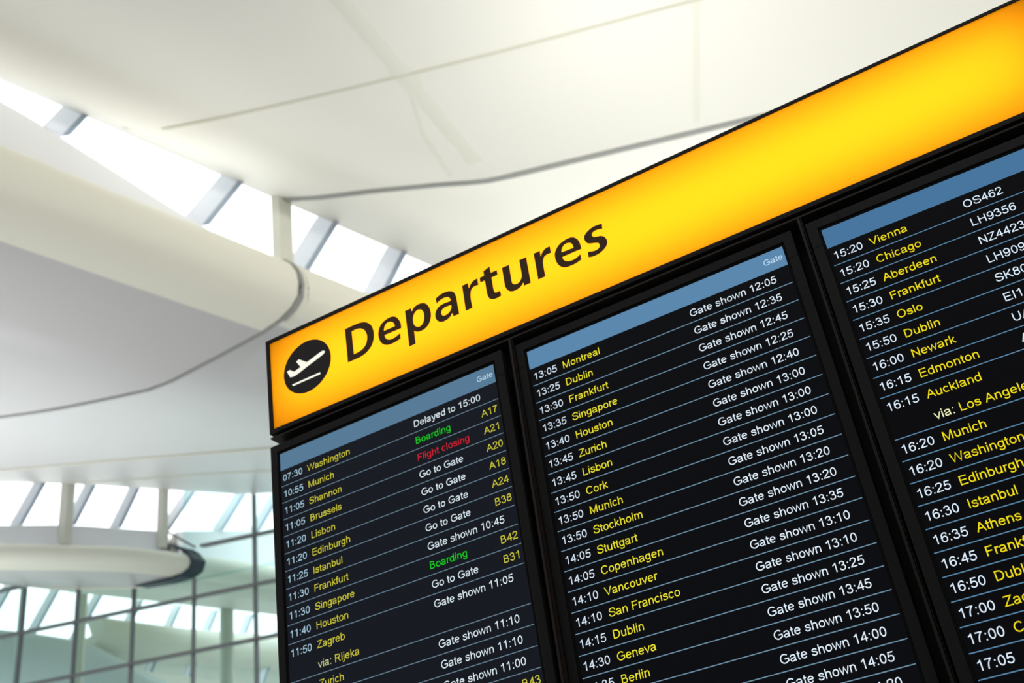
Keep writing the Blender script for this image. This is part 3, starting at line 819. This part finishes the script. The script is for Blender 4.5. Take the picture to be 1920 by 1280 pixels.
for x0 in (0.35, 2.45):
    b = MB()
    b.box(U(x0, 0)[0], U(x0 + 0.14, 0)[0], 0.08 * S, 0.18 * S, 0.0, U(0, 1.665)[2])
    part(b, 'leg', BLACK, hous)
b = MB()
b.box(U(0.0, 0)[0], U(2.9, 0)[0], 0.07 * S, 0.19 * S, U(0, -0.0945)[2] - 0.012, U(0, -0.0935)[2] - 0.0005)
part(b, 'sign_bracket', GROOVE, hous)

# --- stroke lettering for the screens (units of 1/1000 em)
def el(cx, cy, rx, ry, a0=0, a1=360, n=None):
    n = n or max(6, int(abs(a1 - a0) / 18))
    return [(cx + rx * math.cos(math.radians(a0 + (a1 - a0) * i / n)), cy + ry * math.sin(math.radians(a0 + (a1 - a0) * i / n))) for i in range(n + 1)]
def sp(*p, n=5):
    pts = [(p[i], p[i + 1]) for i in range(0, len(p), 2)]
    P = [(2 * pts[0][0] - pts[1][0], 2 * pts[0][1] - pts[1][1])] + pts + [(2 * pts[-1][0] - pts[-2][0], 2 * pts[-1][1] - pts[-2][1])]
    out = []
    for i in range(1, len(P) - 2):
        for k in range(n):
            t = k / n
            out.append(tuple(0.5 * (2 * P[i][c] + (P[i + 1][c] - P[i - 1][c]) * t + (2 * P[i - 1][c] - 5 * P[i][c] + 4 * P[i + 1][c] - P[i + 2][c]) * t * t
                                    + (3 * P[i][c] - P[i - 1][c] - 3 * P[i + 1][c] + P[i + 2][c]) * t**3) for c in (0, 1)))
    return out + [pts[-1]]
def ln(*p): return [(p[i], p[i + 1]) for i in range(0, len(p), 2)]
N6 = [475, 545, 435, 632, 360, 676, 265, 668, 170, 600, 112, 490, 92, 340, 103, 190, 165, 80, 280, 36, 385, 68, 452, 145, 468, 232, 445, 335, 375, 408, 285, 426, 190, 395, 120, 312, 97, 240]
N9 = [556 - v if i % 2 == 0 else 710 - v for i, v in enumerate(N6)]
GL = {
 ' ': (278, []), ':': (278, [ln(139, 0, 139, 104), ln(139, 415, 139, 519)]),
 '0': (556, [el(278, 354, 188, 316)]), '1': (556, [ln(328, 0, 328, 716), sp(330, 690, 285, 630, 215, 575, 112, 530)]),
 '2': (556, [sp(78, 500, 108, 610, 180, 668, 280, 676, 385, 650, 445, 590, 455, 515, 425, 425, 330, 320, 195, 205, 115, 115, 82, 44), ln(35, 44, 508, 44)]),
 '3': (556, [sp(78, 535, 115, 625, 190, 674, 272, 676, 360, 645, 410, 570, 400, 480, 340, 410, 215, 390), sp(215, 390, 340, 388, 430, 330, 466, 220, 430, 110, 355, 52, 265, 36, 165, 62, 105, 115, 78, 190)]),
 '4': (556, [ln(385, 0, 385, 700), ln(400, 690, 60, 215), ln(25, 215, 520, 215)]),
 '5': (556, [ln(490, 664, 165, 664, 110, 330), sp(112, 345, 190, 412, 280, 428, 380, 402, 452, 330, 468, 222, 435, 118, 355, 52, 260, 36, 165, 65, 105, 115, 78, 185)]),
 '6': (556, [sp(*N6)]), '9': (556, [sp(*N9)]), '7': (556, [ln(48, 662, 500, 662), sp(455, 655, 345, 520, 255, 340, 208, 160, 190, 0)]),
 '8': (556, [el(278, 534, 165, 142), el(278, 222, 192, 188)]),
 'A': (667, [ln(45, 0, 333, 690), ln(622, 0, 333, 690), ln(150, 252, 517, 252)]),
 'B': (667, [ln(122, 0, 122, 716), ln(122, 672, 330, 672) + el(330, 532, 155, 140, 90, -90) + ln(122, 392), ln(122, 392, 360, 392) + el(360, 218, 195, 174, 90, -90) + ln(122, 44)]),
 'C': (722, [el(385, 358, 288, 322, 38, 322)]), 'D': (722, [ln(124, 0, 124, 716), ln(124, 672, 330, 672) + el(330, 358, 290, 314, 90, -90) + ln(124, 44)]),
 'E': (667, [ln(127, 0, 127, 716), ln(127, 672, 610, 672), ln(127, 376, 575, 376), ln(127, 44, 620, 44)]),
 'F': (611, [ln(130, 0, 130, 716), ln(130, 672, 565, 672), ln(130, 362, 505, 362)]),
 'G': (778, [el(400, 358, 305, 322, 42, 318) + ln(640, 130, 690, 150), ln(405, 335, 690, 335, 690, 110)]),
 'H': (722, [ln(127, 0, 127, 716), ln(595, 0, 595, 716), ln(127, 382, 595, 382)]), 'I': (278, [ln(139, 0, 139, 716)]),
 'K': (667, [ln(122, 0, 122, 716), ln(590, 710, 140, 260), ln(280, 400, 615, 6)]), 'L': (556, [ln(122, 0, 122, 716), ln(122, 44, 525, 44)]),
 'M': (833, [ln(120, 0, 120, 716), ln(713, 0, 713, 716), ln(135, 690, 416, 30, 698, 690)]),
 'N': (722, [ln(122, 0, 122, 716), ln(600, 0, 600, 716), ln(122, 690, 600, 26)]), 'O': (778, [el(388, 358, 292, 322)]),
 'R': (722, [ln(126, 0, 126, 716), ln(126, 672, 420, 672) + el(420, 522, 165, 150, 90, -90) + ln(126, 372), ln(370, 365, 640, 6)]),
 'S': (667, [sp(590, 505, 560, 605, 470, 666, 335, 680, 200, 652, 122, 570, 122, 490, 180, 425, 320, 378, 460, 342, 558, 285, 580, 200, 540, 110, 440, 50, 330, 36, 200, 60, 115, 130, 85, 235)]),
 'U': (722, [ln(122, 716, 122, 262) + el(361, 262, 239, 226, 180, 360) + ln(600, 716)]), 'V': (667, [ln(42, 712, 333, 30, 625, 712)]),
 'W': (944, [ln(52, 712, 240, 36, 472, 690, 704, 36, 892, 712)]), 'Z': (611, [ln(55, 672, 545, 672, 62, 44, 585, 44)]),
 'a': (556, [sp(80, 370, 110, 440, 180, 476, 280, 478, 380, 450, 422, 385, 424, 300, 424, 150, 432, 70, 455, 6), sp(424, 285, 300, 262, 170, 240, 90, 190, 85, 110, 150, 45, 240, 38, 350, 80, 412, 150, 424, 222)]),
 'b': (556, [ln(110, 0, 110, 716), el(290, 259, 182, 223)]), 'c': (500, [el(262, 259, 190, 223, 40, 320)]),
 'd': (556, [ln(446, 0, 446, 716), el(266, 259, 182, 223)]), 'e': (556, [ln(80, 275, 478, 275), el(278, 259, 198, 223, 4, 322)]),
 'f': (278, [ln(126, 0, 126, 570) + sp(126, 570, 140, 640, 190, 674, 275, 670), ln(12, 476, 250, 476)]),
 'g': (556, [el(264, 268, 182, 213), ln(444, 519, 444, 0) + sp(444, 0, 435, -80, 385, -148, 270, -168, 150, -145, 92, -60)]),
 'h': (556, [ln(110, 0, 110, 716), sp(110, 290, 150, 415, 240, 472, 340, 472, 420, 415, 444, 310, 444, 6)]),
 'i': (222, [ln(111, 0, 111, 519), ln(111, 616, 111, 716)]), 'j': (222, [ln(111, 519, 111, -60) + sp(111, -60, 95, -140, 40, -168, -25, -158), ln(111, 616, 111, 716)]),
 'k': (500, [ln(110, 0, 110, 716), ln(435, 515, 120, 195), ln(215, 285, 460, 6)]), 'l': (222, [ln(111, 0, 111, 716)]),
 'm': (833, [ln(110, 0, 110, 519), sp(110, 300, 145, 420, 225, 474, 310, 472, 385, 415, 416, 310, 416, 6), sp(416, 300, 450, 420, 530, 474, 615, 472, 690, 415, 722, 310, 722, 6)]),
 'n': (556, [ln(110, 0, 110, 519), sp(110, 290, 150, 415, 240, 474, 340, 472, 420, 415, 444, 310, 444, 6)]), 'o': (556, [el(278, 259, 196, 223)]),
 'p': (556, [ln(110, -200, 110, 519), el(290, 259, 182, 223)]), 'r': (333, [ln(112, 0, 112, 519), sp(112, 280, 140, 405, 200, 462, 260, 472, 332, 446)]),
 's': (500, [sp(415, 365, 380, 440, 300, 478, 220, 476, 130, 450, 98, 385, 135, 320, 235, 285, 345, 255, 412, 205, 415, 130, 360, 60, 260, 38, 150, 50, 85, 110, 65, 165)]),
 't': (278, [ln(130, 660, 130, 150) + sp(130, 150, 140, 72, 185, 44, 258, 48), ln(20, 476, 258, 476)]),
 'u': (556, [ln(446, 0, 446, 519), sp(110, 513, 110, 210, 132, 105, 210, 46, 310, 46, 400, 105, 446, 225)]), 'v': (500, [ln(38, 517, 250, 26, 462, 517)]),
 'w': (722, [ln(28, 517, 198, 30, 361, 495, 524, 30, 694, 517)]), 'y': (500, [ln(38, 517, 258, 10), sp(464, 517, 305, 60, 245, -90, 180, -158, 62, -158)]),
}
STROKE = 86.0
def stroke(b, pts, x0, y0, em, z, mi):
    """ribbon along the stroke's centre line, in screen coordinates (metres; y up)"""
    w = STROKE / 2
    n = len(pts)
    closed = n > 3 and abs(pts[0][0] - pts[-1][0]) < 1e-3 and abs(pts[0][1] - pts[-1][1]) < 1e-3
    A, B = [], []
    for i, p in enumerate(pts):
        a = pts[i - 1] if i else (pts[-2] if closed else None)
        c = pts[i + 1] if i < n - 1 else (pts[1] if closed else None)
        d1 = (p[0] - a[0], p[1] - a[1]) if a else None
        d2 = (c[0] - p[0], c[1] - p[1]) if c else None
        def nrm(d):
            l = math.hypot(*d) or 1.0
            return (-d[1] / l, d[0] / l)
        if d1 and math.hypot(*d1) < 1e-6: d1 = None
        if d2 and math.hypot(*d2) < 1e-6: d2 = None
        if d1 and d2:
            n1, n2 = nrm(d1), nrm(d2)
            mx, my = n1[0] + n2[0], n1[1] + n2[1]
            l2 = mx * mx + my * my
            k = 2.0 / l2 if l2 > 0.25 else 8.0
            nx, ny = mx * k, my * k
            lim = math.hypot(nx, ny)
            if lim > 1.9: nx, ny = nx / lim * 1.9, ny / lim * 1.9
        else:
            nx, ny = nrm(d1 or d2)
        s = em / 1000.0
        A.append((x0 + (p[0] + nx * w) * s, z, y0 + (p[1] + ny * w) * s))
        B.append((x0 + (p[0] - nx * w) * s, z, y0 + (p[1] - ny * w) * s))
    b.grid([A, B], mi)

def text(b, s, x, y, em, z, mi):
    for ch in s:
        adv, st = GL[ch]
        for q in st: stroke(b, q, x, y, em, z, mi)
        x += adv * em / 1000.0
    return x

POSES = [
    ([[0.999853, -0.008751, -0.014751], [0.008763, 0.999961, 0.000732], [0.014744, -0.000861, 0.999891]],
     [-0.00441, -0.00744, -0.00615]),
    ([[0.999993, 0.003664, -0.000168], [-0.003665, 0.999957, -0.008528], [0.000137, 0.008529, 0.999964]],
     [0.64491, 0.01145, 0.00724]),
    ([[0.999921, -0.012456, -0.001732], [0.012469, 0.999892, 0.007721], [0.001636, -0.007742, 0.999969]],
     [1.299, -0.00907, -0.0059]),
]

HDR, ROW, SCW, SCH = 0.0669, 0.06277, 0.883, 1.570
SCREENS = [
 [('07:30', 'Washington', 'Delayed to 15:00', '', 'w'), ('10:55', 'Munich', 'Boarding', 'A17', 'g'), ('11:05', 'Shannon', 'Flight closing', 'A21', 'r'),
  ('11:05', 'Brussels', 'Go to Gate', 'A20', 'w'), ('11:20', 'Lisbon', 'Go to Gate', 'A18', 'w'), ('11:20', 'Edinburgh', 'Go to Gate', 'A24', 'w'),
  ('11:25', 'Istanbul', 'Go to Gate', 'B38', 'w'), ('11:30', 'Frankfurt', 'Gate shown 10:45', '', 'w'), ('11:30', 'Singapore', 'Boarding', 'B42', 'g'),
  ('11:40', 'Houston', 'Go to Gate', 'B31', 'w'), ('11:50', 'Zagreb', 'Gate shown 11:05', '', 'w', 'Rijeka'),
  ('', 'Zurich', 'Gate shown 11:10', '', 'w'), ('', '', 'Gate shown 11:10', '', 'w'), ('', '', 'Gate shown 11:00', '', 'w'), ('', '', '', 'B43', 'w')],
 [('13:05', 'Montreal', '12:05'), ('13:25', 'Dublin', '12:35'), ('13:30', 'Frankfurt', '12:45'), ('13:35', 'Singapore', '12:25'), ('13:40', 'Houston', '12:40'),
  ('13:45', 'Zurich', '13:00'), ('13:45', 'Lisbon', '13:00'), ('13:50', 'Cork', '13:00'), ('13:50', 'Munich', '13:05'), ('13:50', 'Stockholm', '13:20'),
  ('14:05', 'Stuttgart', '13:20'), ('14:05', 'Copenhagen', '13:35'), ('14:10', 'Vancouver', '13:10'), ('14:10', 'San Francisco', '13:10'), ('14:15', 'Dublin', '13:25'),
  ('14:30', 'Geneva', '13:45'), ('14:35', 'Berlin', '13:50'), ('', '', '14:00'), ('', '', '14:05'), ('', '', '14:20')],
 [('15:20', 'Vienna', 'OS462'), ('15:20', 'Chicago', 'LH9356'), ('15:25', 'Aberdeen', 'NZ4423'), ('15:30', 'Frankfurt', 'LH909'), ('15:35', 'Oslo', 'SK80'),
  ('15:50', 'Dublin', 'EI1'), ('16:00', 'Newark', 'UA'), ('16:15', 'Edmonton', 'A'), ('16:15', 'Auckland', '', 'Los Angeles'), ('16:20', 'Munich', ''),
  ('16:20', 'Washington', ''), ('16:25', 'Edinburgh', ''), ('16:30', 'Istanbul', ''), ('16:35', 'Athens', ''), ('16:45', 'Frankfurt', ''), ('16:50', 'Dublin', ''),
  ('17:00', 'Zagreb', ''), ('17:00', 'Copenhagen', ''), ('17:05', '', ''), ('', '', '')],
]
# each monitor's own picture: white, time, yellow, green, red, pale yellow, line, header, header text (linear light)
LOOK = [
 dict(white=srgb(222, 238, 246), time=srgb(168, 204, 222), yellow=srgb(204, 200, 62), green=srgb(28, 205, 34), red=srgb(214, 36, 52), via=srgb(196, 208, 150), line=srgb(104, 128, 146), head=srgb(88, 124, 152), htext=srgb(190, 222, 238), black=(0.0058, 0.0076, 0.012)),
 dict(white=srgb(226, 240, 252), time=srgb(216, 232, 246), yellow=srgb(238, 228, 50), green=srgb(28, 205, 34), red=srgb(214, 36, 52), via=srgb(225, 225, 150), line=srgb(112, 146, 170), head=srgb(92, 136, 174), htext=srgb(196, 226, 248), black=(0.0016, 0.0019, 0.0028)),
 dict(white=srgb(220, 238, 255), time=srgb(222, 238, 254), yellow=srgb(242, 222, 26), green=srgb(28, 205, 34), red=srgb(214, 36, 52), via=srgb(238, 240, 190), line=srgb(92, 136, 170), head=srgb(72, 118, 158), htext=srgb(196, 226, 248), black=(0.0009, 0.001, 0.0014)),
]
MLAB = ['left flight monitor with flights from 07:30 Washington to Zagreb via Rijeka',
        'middle flight monitor with flights from 13:05 Montreal to Berlin',
        'right flight monitor with flights from 15:20 Vienna downwards, cut by the frame edge']

def make_monitor(q):
    Rm, tv = POSES[q]
    root = empty('flight_monitor')
    root.matrix_world = Matrix.Translation(Vector((tv[0], tv[1], tv[2] + ZTOP))) @ Matrix(Rm).to_4x4()
    tag(root, MLAB[q], 'monitor', 'flight monitors under the Departures sign')
    loc = lambda x, y, z=0.0: Vector((x * S, z * S, -y * S))
    k = LOOK[q]
    # bezel with its joint lines
    b = MB()
    ring_frame(b, [(-0.0380, -0.0395), (SCW + 0.038, -0.0395), (SCW + 0.038, SCH + 0.04), (-0.038, SCH + 0.04)],
               [(-0.0085, -0.0095), (SCW + 0.0085, -0.0095), (SCW + 0.0085, SCH + 0.0095), (-0.0085, SCH + 0.0095)], -0.005, 0.028, 0, loc)
    bz = b.build('bezel', BEZEL, root, bevel=0.0012)
    b = MB()
    ring_frame(b, [(-0.0085, -0.0095), (SCW + 0.0085, -0.0095), (SCW + 0.0085, SCH + 0.0095), (-0.0085, SCH + 0.0095)],
               [(-0.0005, -0.0005), (SCW + 0.0005, -0.0005), (SCW + 0.0005, SCH + 0.0005), (-0.0005, SCH + 0.0005)], -0.0012, 0.028, 0, loc)
    b.build('inner_lip', GROOVE, bz)
    def line(x0, x1, y0, y1):
        b = MB()
        b.hexa([loc(x0, y1, -0.0053), loc(x1, y1, -0.0053), loc(x1, y1, -0.004), loc(x0, y1, -0.004),
                loc(x0, y0, -0.0053), loc(x1, y0, -0.0053), loc(x1, y0, -0.004), loc(x0, y0, -0.004)])
        b.build('joint_line', GROOVE, bz)
    for x in (0.056, 0.826): line(x, x + 0.0016, -0.0395, -0.0098)
    for x in (-0.038, SCW + 0.0088): line(x, x + 0.029, 0.0504, 0.052)
    # lit panel
    sm = bpy.data.materials.new('lcd_panel')
    sm.use_nodes = True
    pb = sm.node_tree.nodes['Principled BSDF']
    pb.inputs['Base Color'].default_value = (0.004, 0.004, 0.005, 1)
    pb.inputs['Roughness'].default_value = 0.32
    pb.inputs['Specular IOR Level'].default_value = 0.05
    pb.inputs['Emission Color'].default_value = (*k['black'], 1)
    pb.inputs['Emission Strength'].default_value = 1.0
    b = MB()
    b.hexa([loc(0, SCH, 0.0), loc(SCW, SCH, 0.0), loc(SCW, SCH, 0.026), loc(0, SCH, 0.026),
            loc(0, 0, 0.0), loc(SCW, 0, 0.0), loc(SCW, 0, 0.026), loc(0, 0, 0.026)])
    scr = b.build('screen', sm, root)
    ms = {c: emit('lcd_' + c, k[c]) for c in ('white', 'time', 'yellow', 'green', 'red', 'via', 'line', 'head', 'htext')}
    b = MB()
    z = -0.0006 * S
    b.grid([[loc(0, 0, -0.0005), loc(SCW, 0, -0.0005)], [loc(0, HDR, -0.0005), loc(SCW, HDR, -0.0005)]], 0)
    if q < 2:
        text(b, 'Gate', 0.8145 * S, -0.0428 * S, 0.0287 * S, -0.0012 * S, 1)
    hb = b.build('header_bar', [ms['head'], ms['htext']], scr)
    hb['label'] = 'blue header bar'
    order = ['time', 'yellow', 'white', 'via', 'line', 'green', 'red']
    mats = [ms[c] for c in order]
    em = 0.0347 * S
    y = HDR
    for row in SCREENS[q]:
        via = row[5] if len(row) > 5 else (row[3] if q == 2 and len(row) > 3 else None)
        hgt = ROW * (2 if via else 1)
        base = -(y + ROW - 0.0190) * S
        zt = -0.0010 * S
        b = MB()
        if row[0]: text(b, row[0], 0.0085 * S, base, em, zt, 0)
        if row[1]: text(b, row[1], 0.1146 * S, base, em, zt, 1)
        if q == 0:
            ci = {'w': 2, 'g': 5, 'r': 6}[row[4]]
            if row[2]: text(b, row[2], 0.5572 * S, base, em, zt, ci)
            if row[3]: text(b, row[3], 0.8132 * S, base, em, zt, 1)
        elif q == 1:
            text(b, 'Gate shown ' + row[2], 0.5572 * S, base, em, zt, 2)
        elif row[2]:
            text(b, row[2], 0.3785 * S, base, em, zt, 2)
        if via:
            x = text(b, 'via: ', 0.1146 * S, base - ROW * S, em, zt, 3)
            text(b, via, x, base - ROW * S, em, zt, 1)
        y += hgt
        b.grid([[loc(0.002, y - 0.0013, -0.0008), loc(SCW - 0.002, y - 0.0013, -0.0008)], [loc(0.002, y + 0.0013, -0.0008), loc(SCW - 0.002, y + 0.0013, -0.0008)]], 4)
        b.build('flight_row', mats, scr)
    return root

for q in range(3):
    make_monitor(q)
